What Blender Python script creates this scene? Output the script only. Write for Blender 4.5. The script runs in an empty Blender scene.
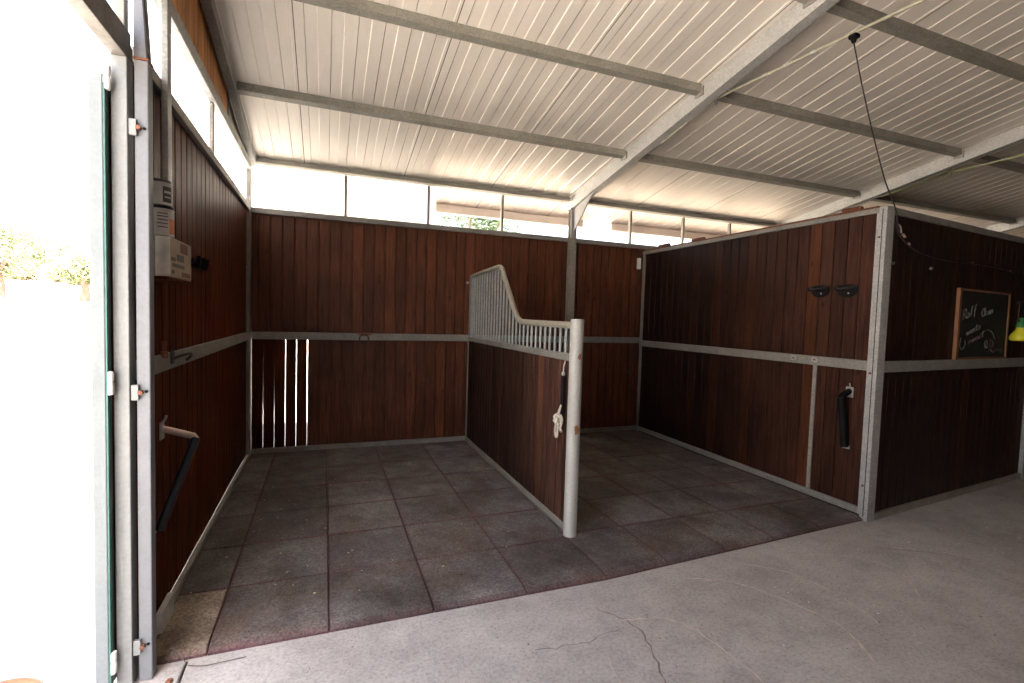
import bpy, math, random
from mathutils import Vector, Matrix
random.seed(7)
S = bpy.context.scene
COL = S.collection
PI = math.pi

# ------------------------------------------------------------------ nodes
def new_mat(name):
    m = bpy.data.materials.new(name); m.use_nodes = True
    nt = m.node_tree; nt.nodes.clear()
    out = nt.nodes.new('ShaderNodeOutputMaterial')
    b = nt.nodes.new('ShaderNodeBsdfPrincipled')
    nt.links.new(b.outputs[0], out.inputs[0])
    return m, nt, b
def nd(nt, t, **kw):
    n = nt.nodes.new(t)
    for k, v in kw.items():
        if k in n.inputs.keys() if hasattr(n.inputs, 'keys') else False: n.inputs[k].default_value = v
        else: setattr(n, k, v)
    return n
def L(nt, a, b): nt.links.new(a, b)
def mapping(nt, src, scale, rot=(0,0,0)):
    m = nt.nodes.new('ShaderNodeMapping')
    m.inputs['Scale'].default_value = scale; m.inputs['Rotation'].default_value = rot
    L(nt, src, m.inputs['Vector']); return m.outputs[0]
def noise(nt, vec, scale, detail=4, rough=.55, dist=0.0):
    n = nt.nodes.new('ShaderNodeTexNoise')
    n.inputs['Scale'].default_value = scale; n.inputs['Detail'].default_value = detail
    n.inputs['Roughness'].default_value = rough; n.inputs['Distortion'].default_value = dist
    if vec is not None: L(nt, vec, n.inputs['Vector'])
    return n.outputs['Fac']
def ramp(nt, fac, stops, interp='LINEAR'):
    r = nt.nodes.new('ShaderNodeValToRGB'); r.color_ramp.interpolation = interp
    els = r.color_ramp.elements
    while len(els) < len(stops): els.new(.5)
    for e, (p, c) in zip(els, stops):
        e.position = p; e.color = c if len(c) == 4 else (*c, 1)
    L(nt, fac, r.inputs[0]); return r.outputs[0]
def g(v): return (v, v, v)
def mix(nt, fac, a, b, mode='MIX'):
    n = nt.nodes.new('ShaderNodeMix'); n.data_type = 'RGBA'; n.blend_type = mode
    def put(i, v):
        if isinstance(v, (tuple, list)): n.inputs[i].default_value = v if len(v) == 4 else (*v, 1)
        elif isinstance(v, (int, float)): n.inputs[i].default_value = v
        else: L(nt, v, n.inputs[i])
    put(0, fac); put(6, a); put(7, b); return n.outputs[2]
def math_(nt, op, a, b=None, clamp=False):
    n = nt.nodes.new('ShaderNodeMath'); n.operation = op; n.use_clamp = clamp
    for i, v in enumerate((a, b)):
        if v is None: continue
        if isinstance(v, (int, float)): n.inputs[i].default_value = v
        else: L(nt, v, n.inputs[i])
    return n.outputs[0]
def bump(nt, b, h, strength=.2, dist=.01):
    n = nt.nodes.new('ShaderNodeBump'); n.inputs['Strength'].default_value = strength
    n.inputs['Distance'].default_value = dist
    L(nt, h, n.inputs['Height']); L(nt, n.outputs[0], b.inputs['Normal'])
def pos(nt): return nt.nodes.new('ShaderNodeNewGeometry')

def wood(name, dark, mid, light, rough=.5, var=.9, hot=None, hotk=.4, spec=.2, grime_falloff=None):
    m, nt, b = new_mat(name)
    ge = pos(nt)
    rnd = ge.outputs['Random Per Island']
    off = nt.nodes.new('ShaderNodeCombineXYZ')
    L(nt, math_(nt, 'MULTIPLY', rnd, 37.), off.inputs[2])
    va = nt.nodes.new('ShaderNodeVectorMath'); va.operation = 'ADD'
    L(nt, ge.outputs['Position'], va.inputs[0]); L(nt, off.outputs[0], va.inputs[1])
    v = va.outputs[0]
    grain = noise(nt, mapping(nt, v, (26, 26, 1.3)), 2.2, 6, .62, .4)
    fine = noise(nt, mapping(nt, v, (120, 120, 3)), 2.0, 3, .6)
    c = ramp(nt, grain, [(.25, dark), (.5, mid), (.78, light)])
    c = mix(nt, .35, c, ramp(nt, fine, [(.3, g(.25)), (.7, g(1))]), 'MULTIPLY')
    stops = [(0, g(1 - .62 * var)), (.35, g(1 - .25 * var)), (.7, g(1)), (1, g(1.0 + .4 * var))]
    c = mix(nt, 1.0, c, ramp(nt, rnd, stops), 'MULTIPLY')
    if hot:
        c = mix(nt, ramp(nt, math_(nt, 'FRACT', math_(nt, 'MULTIPLY', rnd, 7.31)), [(.8, g(0)), (.92, g(hotk))]), c, mix(nt, 1, hot, ramp(nt, grain, [(.2, g(.45)), (.8, g(1.2))]), 'MULTIPLY'))
    # knots
    vo = nt.nodes.new('ShaderNodeTexVoronoi'); vo.inputs['Scale'].default_value = 1.0
    L(nt, mapping(nt, v, (6.5, 6.5, 3.2)), vo.inputs['Vector'])
    kn = ramp(nt, vo.outputs['Distance'], [(.05, g(1)), (.13, g(0))])
    c = mix(nt, math_(nt, 'MULTIPLY', kn, .65), c, tuple(x * .25 for x in dark))
    # blotchy wear along the height of the wall
    wear = noise(nt, mapping(nt, ge.outputs['Position'], (1.3, 1.3, .8)), 1.6, 4, .6)
    c = mix(nt, 1, c, ramp(nt, wear, [(.3, g(.55)), (.6, g(1.0)), (.8, g(1.25))]), 'MULTIPLY')
    if grime_falloff:      # dirt plus painted-in light falloff: boards darken towards the back, with a ragged edge
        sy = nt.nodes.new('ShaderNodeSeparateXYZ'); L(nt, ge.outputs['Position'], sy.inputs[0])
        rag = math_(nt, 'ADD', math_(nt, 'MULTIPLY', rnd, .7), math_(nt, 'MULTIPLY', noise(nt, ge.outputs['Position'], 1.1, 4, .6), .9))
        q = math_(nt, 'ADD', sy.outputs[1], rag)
        k = math_(nt, 'DIVIDE', math_(nt, 'SUBTRACT', q, grime_falloff[0]), grime_falloff[1], True)
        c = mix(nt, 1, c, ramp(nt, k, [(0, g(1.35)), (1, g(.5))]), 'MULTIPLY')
    L(nt, c, b.inputs['Base Color'])
    L(nt, ramp(nt, grain, [(.3, g(rough + .12)), (.7, g(rough - .08))]), b.inputs['Roughness'])
    b.inputs['Specular IOR Level'].default_value = spec
    bump(nt, b, grain, .25, .003)
    return m

def galv(name, base, metallic=.35, rough=.5, rust=.0, tint=(1, 1, 1), spangle=1.):
    m, nt, b = new_mat(name)
    ge = pos(nt); p = ge.outputs['Position']
    vo = nt.nodes.new('ShaderNodeTexVoronoi'); vo.inputs['Scale'].default_value = 90
    L(nt, p, vo.inputs['Vector'])
    sp = nt.nodes.new('ShaderNodeSeparateColor'); L(nt, vo.outputs['Color'], sp.inputs[0])
    big = noise(nt, p, 5, 5, .65)
    c = mix(nt, 1, tuple(x * t for x, t in zip(base, tint)), ramp(nt, sp.outputs[0], [(0, g(1 - .18 * spangle)), (1, g(1 + .12 * spangle))]), 'MULTIPLY')
    c = mix(nt, 1, c, ramp(nt, big, [(.3, g(1 - .14 * spangle)), (.6, g(1 + .03 * spangle))]), 'MULTIPLY')
    if rust:
        r = noise(nt, p, 9, 6, .7)
        k = ramp(nt, r, [(.72 - rust, g(0)), (.78 - rust, g(.8))])
        c = mix(nt, k, c, (.18, .07, .03))
    L(nt, c, b.inputs['Base Color'])
    b.inputs['Metallic'].default_value = metallic
    L(nt, ramp(nt, big, [(.3, g(rough + .15)), (.7, g(rough - .05))]), b.inputs['Roughness'])
    return m

def plain(name, col, rough=.5, metallic=0., var=.2, scale=30):
    m, nt, b = new_mat(name)
    n = noise(nt, pos(nt).outputs['Position'], scale, 4, .6)
    c = mix(nt, 1, col, ramp(nt, n, [(.3, g(1 - var)), (.7, g(1 + var * .5))]), 'MULTIPLY')
    L(nt, c, b.inputs['Base Color'])
    b.inputs['Roughness'].default_value = rough; b.inputs['Metallic'].default_value = metallic
    return m

M = {}
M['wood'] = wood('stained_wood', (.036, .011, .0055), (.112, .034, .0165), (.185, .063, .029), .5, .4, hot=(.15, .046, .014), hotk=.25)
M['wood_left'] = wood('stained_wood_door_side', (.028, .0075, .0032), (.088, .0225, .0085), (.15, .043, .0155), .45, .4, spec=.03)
M['wood_dark'] = wood('weathered_dark_wood', (.010, .0045, .0035), (.036, .0135, .009), (.075, .028, .016), .5, .65, hot=(.13, .04, .013), hotk=.3, spec=.12, grime_falloff=(-1.6, 1.0))
M['wood_divider'] = wood('worn_divider_wood', (.016, .0075, .0055), (.052, .023, .016), (.10, .047, .031), .5, .6, hot=(.14, .052, .024), hotk=.3, spec=.12, grime_falloff=(-1.5, .9))
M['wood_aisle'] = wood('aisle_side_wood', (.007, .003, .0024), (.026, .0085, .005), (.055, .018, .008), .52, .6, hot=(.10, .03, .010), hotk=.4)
M['wood_gable'] = wood('honey_wood', (.30, .115, .03), (.62, .27, .08), (.72, .36, .12), .5, .3)
M['wood_cap'] = wood('capping_wood', (.06, .022, .012), (.16, .06, .03), (.25, .10, .05), .6, .4)
M['galv'] = galv('galvanized_steel', (.30, .30, .29), .3, .5)
M['galv_light'] = galv('pale_galvanized_steel', (.33, .325, .325), .2, .5)
M['frame'] = galv('door_frame_steel', (.215, .217, .215), .1, .55, spangle=.35)
M['header'] = galv('door_header_steel', (.12, .11, .10), .1, .6)
M['column'] = galv('door_column_steel', (.155, .158, .172), .1, .55, spangle=.3)
M['leafframe'] = galv('door_leaf_steel', (.15, .168, .178), .05, .6, spangle=.3)
M['galv_dirty'] = galv('dusty_galvanized_steel', (.25, .228, .20), .25, .6, rust=.05)
M['rail'] = galv('rail_steel', (.205, .195, .18), .2, .55, rust=.03)
M['roofsteel'] = galv('roof_steel', (.30, .285, .245), .2, .6)
M['rafter'] = galv('rafter_steel', (.50, .495, .48), .3, .5)
M['pole'] = galv('pole_steel', (.30, .29, .275), .15, .55, rust=.04, spangle=.4)
M['tube'] = galv('grille_tube', (.27, .245, .20), .2, .55)
M['bar'] = galv('grille_bars', (.24, .25, .25), .25, .5)
M['rust'] = plain('rusty_iron', (.17, .06, .03), .8, 0, .4, 60)
M['iron'] = plain('dark_iron', (.03, .026, .024), .6, .3, .3)
M['black'] = plain('black_plastic', (.004, .004, .005), .7, 0, .2)
M['black'].node_tree.nodes['Principled BSDF'].inputs['Specular IOR Level'].default_value = .15
M['blueblack'] = plain('blue_black_coated_tube', (.012, .018, .024), .32, .2, .3)
M['dullmetal'] = plain('dull_reddish_metal', (.42, .33, .29), .4, .5, .2)
M['teal'] = plain('weathered_teal_paint', (.05, .14, .12), .6, 0, .3)
M['white'] = plain('white_plastic', (.72, .72, .70), .4, 0, .08)
M['shoe'] = plain('grey_white_plinth', (.45, .45, .43), .6, 0, .25, 12)
M['cream'] = plain('cream_conduit', (.36, .34, .26), .5, 0, .2, 14)
M['conduit_green'] = plain('greenish_conduit', (.36, .40, .19), .5, 0, .2, 14)
M['rope'] = plain('cotton_rope', (.48, .43, .37), .9, 0, .35, 160)
M['paper'] = plain('paper_label', (.42, .40, .37), .6, 0, .15, 40)
M['orange'] = plain('orange_print', (.5, .16, .06), .6, 0, .2)
M['print'] = plain('dark_print', (.05, .045, .04), .6, 0, .3)
M['card'] = plain('pale_cardboard', (.27, .205, .135), .7, 0, .2, 20)
M['wrap'] = plain('wrap_highlight', (.75, .72, .66), .14, 0, .2, 20)  # opaque pale tone, the highlight on the clear wrap painted in
M['slate'] = plain('chalkboard_slate', (.006, .007, .007), .65, 0, .5, 9)
M['pine'] = plain('pine_frame', (.20, .08, .03), .55, 0, .25, 25)
M['chalk_white'] = plain('white_chalk', (.20, .20, .19), .95, 0, .3, 200)
M['chalk_pink'] = plain('pink_chalk', (.20, .10, .115), .95, 0, .3, 200)
M['trap_green'] = plain('green_plastic', (.03, .20, .05), .4, 0, .15)
M['wire'] = plain('reddish_black_wire', (.016, .008, .007), .85, 0, .2)
M['hose'] = plain('brown_hose', (.22, .10, .04), .5, 0, .2)
M['twig'] = plain('dry_twig', (.14, .12, .10), .9, 0, .3)
M['straw'] = plain('straw_flecks', (.5, .40, .26), .9, 0, .4)
M['crack'] = plain('crack_dirt', (.20, .16, .14), .95, 0, .4)
M['crack_light'] = plain('crack_edge', (.55, .47, .43), .95, 0, .3)
M['bark'] = plain('bark', (.16, .11, .08), .9, 0, .4)
M['leaf'] = plain('olive_leaves', (.16, .19, .09), .7, 0, .5, 3)
M['leaf3'] = plain('green_leaves', (.075, .11, .045), .7, 0, .5, 3)
M['leaf2'] = plain('pale_olive_leaves', (.24, .27, .13), .7, 0, .5, 3)
M['brushleaf'] = plain('dry_brush', (.30, .25, .13), .8, 0, .5, 3)

def mat_trap():
    m, nt, b = new_mat('yellow_green_liquid_bottle')
    b.inputs['Base Color'].default_value = (.62, .60, .04, 1)
    b.inputs['Roughness'].default_value = .25
    b.inputs['Subsurface Weight'].default_value = .3
    b.inputs['Subsurface Radius'].default_value = (.02, .02, .01)
    return m
M['trap'] = mat_trap()
def mat_pane():
    m, nt, b = new_mat('frosted_pane')
    out = [n for n in nt.nodes if n.type == 'OUTPUT_MATERIAL'][0]
    t = nt.nodes.new('ShaderNodeBsdfTranslucent'); t.inputs[0].default_value = (.95, .95, .94, 1)
    mx = nt.nodes.new('ShaderNodeMixShader'); mx.inputs[0].default_value = .12
    b.inputs['Base Color'].default_value = (.9, .9, .9, 1); b.inputs['Roughness'].default_value = .3
    L(nt, t.outputs[0], mx.inputs[1]); L(nt, b.outputs[0], mx.inputs[2]); L(nt, mx.outputs[0], out.inputs[0])
    return m
M['pane'] = mat_pane()
def mat_roof():
    m, nt, b = new_mat('cream_roof_panel')
    p = pos(nt).outputs['Position']
    n = noise(nt, mapping(nt, p, (3, .5, 1)), 1.5, 4, .6)
    f = noise(nt, p, 160, 2, .6)
    c = mix(nt, 1, (.80, .735, .665), ramp(nt, n, [(.3, g(.9)), (.7, g(1.05))]), 'MULTIPLY')
    c = mix(nt, .25, c, ramp(nt, f, [(.35, g(.75)), (.6, g(1))]), 'MULTIPLY')
    L(nt, c, b.inputs['Base Color']); b.inputs['Roughness'].default_value = .33
    return m
M['roof'] = mat_roof()
M['seam'] = plain('roof_seam', (.12, .10, .08), .7, 0, .2)
def mat_concrete():
    m, nt, b = new_mat('pinkish_concrete')
    p = pos(nt).outputs['Position']
    big = noise(nt, p, .9, 6, .62)
    med = noise(nt, p, 6, 6, .7)
    fine = noise(nt, p, 62, 4, .8)
    gr = nt.nodes.new('ShaderNodeTexVoronoi'); gr.inputs['Scale'].default_value = 75; L(nt, p, gr.inputs['Vector'])
    c = ramp(nt, big, [(.28, (.31, .28, .272)), (.5, (.40, .37, .362)), (.72, (.48, .452, .445))])
    c = mix(nt, .75, c, ramp(nt, med, [(.28, g(.68)), (.5, g(.95)), (.72, g(1.12))]), 'MULTIPLY')
    c = mix(nt, .7, c, ramp(nt, fine, [(.33, g(.5)), (.5, g(1)), (.68, g(1.22))]), 'MULTIPLY')
    k = ramp(nt, gr.outputs['Distance'], [(.10, g(1)), (.2, g(0))])
    sc = nt.nodes.new('ShaderNodeSeparateColor'); L(nt, gr.outputs['Color'], sc.inputs[0])
    k = math_(nt, 'MULTIPLY', k, ramp(nt, sc.outputs[0], [(.82, g(0)), (.9, g(.7))]))
    c = mix(nt, k, c, (.62, .56, .52))
    k2 = math_(nt, 'MULTIPLY', ramp(nt, gr.outputs['Distance'], [(.12, g(1)), (.22, g(0))]), ramp(nt, sc.outputs[1], [(.84, g(0)), (.9, g(.6))]))
    c = mix(nt, k2, c, (.14, .10, .09))
    L(nt, c, b.inputs['Base Color']); b.inputs['Roughness'].default_value = .8
    bump(nt, b, math_(nt, 'ADD', math_(nt, 'MULTIPLY', med, .5), fine), .25, .004)
    return m
M['concrete'] = mat_concrete()
def mat_rubber(name='rubber_granulate', dust=0.):
    m, nt, b = new_mat(name)
    p = pos(nt).outputs['Position']
    oi = nt.nodes.new('ShaderNodeObjectInfo')
    tc = nt.nodes.new('ShaderNodeTexCoord')
    sx = nt.nodes.new('ShaderNodeSeparateXYZ'); L(nt, tc.outputs['Generated'], sx.inputs[0])
    def edge(o):
        d = math_(nt, 'ABSOLUTE', math_(nt, 'SUBTRACT', o, .5))
        return ramp(nt, d, [(.44, g(0)), (.495, g(1))])
    e = math_(nt, 'MAXIMUM', edge(sx.outputs[0]), edge(sx.outputs[1]))
    fine = noise(nt, p, 85, 3, .85)
    big = noise(nt, p, 1.6, 6, .66)
    mid = noise(nt, p, 9, 5, .7)
    base = ramp(nt, oi.outputs['Random'], [(0, (.075, .063, .065)), (.5, (.105, .092, .094)), (1, (.15, .136, .138))])
    c = mix(nt, ramp(nt, big, [(.42, g(0)), (.70, g(.7))]), base, (.22, .20, .19))       # grey dust trodden in
    if dust: c = mix(nt, dust, c, (.34, .275, .215))                                       # trodden-in pale sand
    dirt = noise(nt, mapping(nt, p, (1, 1, 1), (0, 0, .4)), 2.3, 6, .72)
    c = mix(nt, ramp(nt, dirt, [(.46, g(0)), (.62, g(.65))]), c, (.088, .055, .036))         # brown earth stains
    red = math_(nt, 'MULTIPLY', e, ramp(nt, mid, [(.38, g(.0)), (.66, g(.6))]))
    c = mix(nt, red, c, (.10, .042, .04))
    # thick edge of the mat is bare reddish granulate
    nz = nt.nodes.new('ShaderNodeSeparateXYZ'); L(nt, pos(nt).outputs['Normal'], nz.inputs[0])
    c = mix(nt, ramp(nt, nz.outputs[2], [(.78, g(.9)), (.995, g(0))]), c, (.085, .036, .041))
    c = mix(nt, .9, c, ramp(nt, fine, [(.34, g(.35)), (.5, g(.95)), (.68, g(1.7))]), 'MULTIPLY')
    c = mix(nt, 1, c, ramp(nt, noise(nt, p, 1.15, 5, .7), [(.36, g(.5)), (.52, g(.98)), (.66, g(1.18))]), 'MULTIPLY')     # broad patches of darker tone
    c = mix(nt, .6, c, ramp(nt, mid, [(.3, g(.6)), (.65, g(1.15))]), 'MULTIPLY')
    L(nt, c, b.inputs['Base Color']); b.inputs['Roughness'].default_value = .78
    b.inputs['Specular IOR Level'].default_value = .35
    bump(nt, b, fine, .3, .003)
    return m
M['rubber'] = mat_rubber()
M['rubber_sandy'] = mat_rubber('sandy_rubber_granulate', .8)
def mat_sand():
    m, nt, b = new_mat('pale_sandy_yard')
    p = pos(nt).outputs['Position']
    n = noise(nt, p, 1.2, 6, .6)
    f = noise(nt, p, 40, 4, .7)
    c = ramp(nt, n, [(.3, (.62, .55, .47)), (.7, (.74, .68, .60))])
    c = mix(nt, .5, c, ramp(nt, f, [(.3, g(.7)), (.6, g(1))]), 'MULTIPLY')
    sx = nt.nodes.new('ShaderNodeSeparateXYZ'); L(nt, p, sx.inputs[0])      # unseen dark ground added behind the right half, cuts bounce onto the roof
    k = math_(nt, 'MULTIPLY', ramp(nt, math_(nt, 'ADD', math_(nt, 'MULTIPLY', math_(nt, 'SUBTRACT', sx.outputs[0], 2.2), .4), n), [(.4, g(0)), (.9, g(1))]), ramp(nt, sx.outputs[1], [(0, g(0)), (.2, g(1))]))
    c = mix(nt, k, c, mix(nt, f, (.17, .13, .09), (.26, .20, .14)))
    L(nt, c, b.inputs['Base Color']); b.inputs['Roughness'].default_value = .95
    return m
M['sand'] = mat_sand()

# ------------------------------------------------------------------ mesh builder
WORLD = {}
class MB:
    def __init__(s): s.v = []; s.f = []; s.sm = []
    def add(s, vs, fs, smooth=False):
        o = len(s.v); s.v += [Vector(v) for v in vs]
        s.f += [tuple(i + o for i in f) for f in fs]; s.sm += [smooth] * len(fs); return s
    def box(s, a, b, bev=.0):
        (x0, y0, z0), (x1, y1, z1) = [min(p, q) for p, q in zip(a, b)], [max(p, q) for p, q in zip(a, b)]
        if bev <= 0:
            vs = [(x, y, z) for z in (z0, z1) for y in (y0, y1) for x in (x0, x1)]
            return s.add(vs, [(0, 2, 3, 1), (4, 5, 7, 6), (0, 1, 5, 4), (2, 6, 7, 3), (0, 4, 6, 2), (1, 3, 7, 5)])
        import bmesh
        bm = bmesh.new(); bmesh.ops.create_cube(bm, size=1)
        for v in bm.verts:
            v.co = Vector(((x0 + x1) / 2 + v.co.x * (x1 - x0), (y0 + y1) / 2 + v.co.y * (y1 - y0), (z0 + z1) / 2 + v.co.z * (z1 - z0)))
        bmesh.ops.bevel(bm, geom=bm.edges[:], offset=bev, segments=2, affect='EDGES', profile=.5)
        bm.verts.index_update()
        s.add([v.co.copy() for v in bm.verts], [tuple(v.index for v in f.verts) for f in bm.faces]); bm.free()
        return s
    def obox(s, p, u, n, l, h, t, up=Vector((0, 0, 1))):
        """box from corner p: l along u, h along up, t along n"""
        p, u, n, up = Vector(p), Vector(u).normalized(), Vector(n).normalized(), Vector(up)
        vs = [p + u * (l * i) + n * (t * j) + up * (h * k) for k in (0, 1) for j in (0, 1) for i in (0, 1)]
        return s.add(vs, [(0, 2, 3, 1), (4, 5, 7, 6), (0, 1, 5, 4), (2, 6, 7, 3), (0, 4, 6, 2), (1, 3, 7, 5)])
    def prism(s, poly, d):
        """closed polygon (3d points) pushed along d"""
        n = len(poly); d = Vector(d); P = [Vector(p) for p in poly]
        return s.add(P + [p + d for p in P], [tuple(range(n))[::-1], tuple(range(n, 2 * n))] + [(i, (i + 1) % n, n + (i + 1) % n, n + i) for i in range(n)])
    def tube(s, pts, r, seg=10, closed=False, caps=True):
        P = [Vector(p) for p in pts]; n = len(P)
        rs = r if isinstance(r, (list, tuple)) else [r] * n
        rings = []; ref = None
        for i, p in enumerate(P):
            a = P[i - 1] if (i or closed) else p; b = P[(i + 1) % n] if (i < n - 1 or closed) else p
            t = (b - a).normalized()
            if ref is None:
                ref = t.orthogonal().normalized()
            ref = (ref - t * ref.dot(t)).normalized()
            w = t.cross(ref)
            rings.append([p + (ref * math.cos(2 * PI * k / seg) + w * math.sin(2 * PI * k / seg)) * rs[i] for k in range(seg)])
        vs = [v for rr in rings for v in rr]; fs = []
        m = n if closed else n - 1
        for i in range(m):
            j = (i + 1) % n
            for k in range(seg):
                fs.append((i * seg + k, i * seg + (k + 1) % seg, j * seg + (k + 1) % seg, j * seg + k))
        if caps and not closed:
            fs.append(tuple(range(seg))[::-1]); fs.append(tuple((n - 1) * seg + k for k in range(seg)))
        return s.add(vs, fs, True)
    def lathe(s, c, prof, seg=24, axis='Z'):
        """prof: (r, h) from bottom to top"""
        c = Vector(c); vs = []; fs = []
        for r, h in prof:
            for k in range(seg):
                a = 2 * PI * k / seg; q = (r * math.cos(a), r * math.sin(a), h)
                if axis == 'Y': q = (q[0], q[2], q[1])
                if axis == 'X': q = (q[2], q[0], q[1])
                vs.append(c + Vector(q))
        n = len(prof)
        for i in range(n - 1):
            for k in range(seg):
                fs.append((i * seg + k, i * seg + (k + 1) % seg, (i + 1) * seg + (k + 1) % seg, (i + 1) * seg + k))
        fs.append(tuple(range(seg))[::-1]); fs.append(tuple((n - 1) * seg + k for k in range(seg)))
        return s.add(vs, fs, True)
    def boards(s, p, u, n, length, z0, z1, w=.1135, start=0., gap=.005, t=.022, ch=.0028, slits=None, tongue=True):
        """tongue and groove boards standing side by side; front face at p, pushed back by t along -n"""
        p, u, n = Vector((*p, 0)), Vector((*u, 0)).normalized(), Vector((*n, 0)).normalized()
        if tongue:      # the hidden tongues that close the joints
            q0 = lambda q, d, z: p + u * q + n * d + Vector((0, 0, z(q) if callable(z) else z))
            s.add([q0(q, d, z) for z in (z0, z1) for d in (-t * .97, -t * .85) for q in (0, length)], [(0, 2, 3, 1), (4, 5, 7, 6), (0, 1, 5, 4), (2, 6, 7, 3), (0, 4, 6, 2), (1, 3, 7, 5)])
        edges = [0.]; x = start
        while x < length - 1e-4:
            if x > 1e-4: edges.append(x)
            x += w
        edges.append(length)
        for i in range(len(edges) - 1):
            a, b = edges[i] + gap / 2, edges[i + 1] - gap / 2
            if slits and i in slits: b0, b1 = slits[i]      # opening at bottom and top on the right of board i
            else: b0 = b1 = 0
            if b - a < .004: continue
            zf0 = z0(a) if callable(z0) else z0; zf1 = z0(b) if callable(z0) else z0
            zt0 = z1(a) if callable(z1) else z1; zt1 = z1(b) if callable(z1) else z1
            jit = (random.random() - .5) * .0016
            def ring(k):
                bb = min(b + gap / 2, b - (b0 if k == 0 else b1)); out = []
                for q, d in ((a, -t), (bb, -t), (bb, -ch + jit), (bb - ch, jit), (a + ch, jit), (a, -ch + jit)):
                    f = (q - a) / (b - a)
                    z = (zf0 + (zf1 - zf0) * f) if k == 0 else (zt0 + (zt1 - zt0) * f)
                    out.append(p + u * q + n * d + Vector((0, 0, z)))
                return out
            vs = ring(0) + ring(1)
            s.add(vs, [tuple(range(6))[::-1], tuple(range(6, 12))] + [(i_, (i_ + 1) % 6, 6 + (i_ + 1) % 6, 6 + i_) for i_ in range(6)])
        return s
    def build(s, name, mat, parent=None, origin=None):
        if parent is not None: o_ = WORLD[parent.name]
        else:
            if origin is None:
                lo = Vector([min(v[i] for v in s.v) for i in range(3)]); hi = Vector([max(v[i] for v in s.v) for i in range(3)])
                origin = ((lo.x + hi.x) / 2, (lo.y + hi.y) / 2, lo.z)
            o_ = Vector(origin)
        me = bpy.data.meshes.new(name)
        me.from_pydata([tuple(v - o_) for v in s.v], [], s.f)
        me.polygons.foreach_set('use_smooth', s.sm)
        me.materials.append(M[mat] if isinstance(mat, str) else mat)
        me.update()
        import bmesh
        bm = bmesh.new(); bm.from_mesh(me); bmesh.ops.recalc_face_normals(bm, faces=bm.faces[:]); bm.to_mesh(me); bm.free()
        if any(s.sm):
            try: me.set_sharp_from_angle(angle=math.radians(40))
            except Exception: pass
        ob = bpy.data.objects.new(name, me); COL.objects.link(ob)
        if parent is not None: ob.parent = parent
        else: ob.location = o_
        WORLD[ob.name] = o_.copy()
        return ob

def tag(o, label, cat, group=None, kind=None):
    o['label'] = label; o['category'] = cat
    if group: o['group'] = group
    if kind: o['kind'] = kind
    return o
def thing(name, label, cat, loc, group=None, kind=None):
    o = bpy.data.objects.new(name, None); COL.objects.link(o)
    o.location = loc; o.empty_display_size = .1
    WORLD[o.name] = Vector(loc)
    return tag(o, label, cat, group, kind)
def struct(o, label, cat): return tag(o, label, cat, None, 'structure')
def copy_thing(src, loc, label, group=None):
    r = src.copy(); COL.objects.link(r); r.location = loc; r['label'] = label
    if group: r['group'] = group
    for ch in [c for c in src.children]:
        c = ch.copy(); COL.objects.link(c); c.parent = r
        for gch in ch.children:
            d = gch.copy(); COL.objects.link(d); d.parent = c
    return r
def smooth_path(pts, k=6):
    """Catmull-Rom through points"""
    P = [Vector(p) for p in pts]; P = [P[0] * 2 - P[1]] + P + [P[-1] * 2 - P[-2]]; out = []
    for i in range(1, len(P) - 2):
        for j in range(k):
            t = j / k
            out.append(.5 * ((2 * P[i]) + (P[i + 1] - P[i - 1]) * t + (2 * P[i - 1] - 5 * P[i] + 4 * P[i + 1] - P[i + 2]) * t * t + (3 * P[i] - P[i - 1] - 3 * P[i + 1] + P[i + 2]) * t ** 3))
    out.append(P[-2]); return out

# ------------------------------------------------------------------ key measures (metres)
XP, XR, XE = 2.31, 4.69, 13.0          # stall divider, right stall wall, far end of the barn
ZT, ZEB = 2.46, 2.945                  # top of the boarded walls, underside of the eave beam
def roof_z(y): return 2.985 - .19 * y   # underside of the roof sheet
YR = -5.7                              # ridge
YB = -11.0                             # rear side of the barn

# ------------------------------------------------------------------ floor, yard
f = MB().box((-.02, YB, -.12), (XE, .05, 0)).build('floor', 'concrete')
struct(f, 'pinkish grey cracked concrete aisle floor', 'floor')
def crack(pts, w, mat, seed):
    rr = random.Random(seed); P = [Vector(p) for p in smooth_path([(x, y, 0) for x, y in pts], 7)]
    left, right = [], []
    for i, p in enumerate(P):
        a, b = P[max(i - 1, 0)], P[min(i + 1, len(P) - 1)]
        t = (b - a).normalized(); n = Vector((-t.y, t.x, 0))
        q = p + n * rr.uniform(-.010, .010); ww = w * rr.uniform(.35, 1.2) * (.3 if i in (0, len(P) - 1) else 1)
        left.append(q + n * ww / 2); right.append(q - n * ww / 2)
    m = MB(); n = len(P)
    top = [v + Vector((0, 0, .0012)) for v in left + right]; bot = [v + Vector((0, 0, -.004)) for v in left + right]
    m.add(top + bot, [(i, i + 1, n + i + 1, n + i) for i in range(n - 1)] + [(2 * n + i, 3 * n + i, 3 * n + i + 1, 2 * n + i + 1) for i in range(n - 1)])
    m.build('crack', mat, f)
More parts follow.
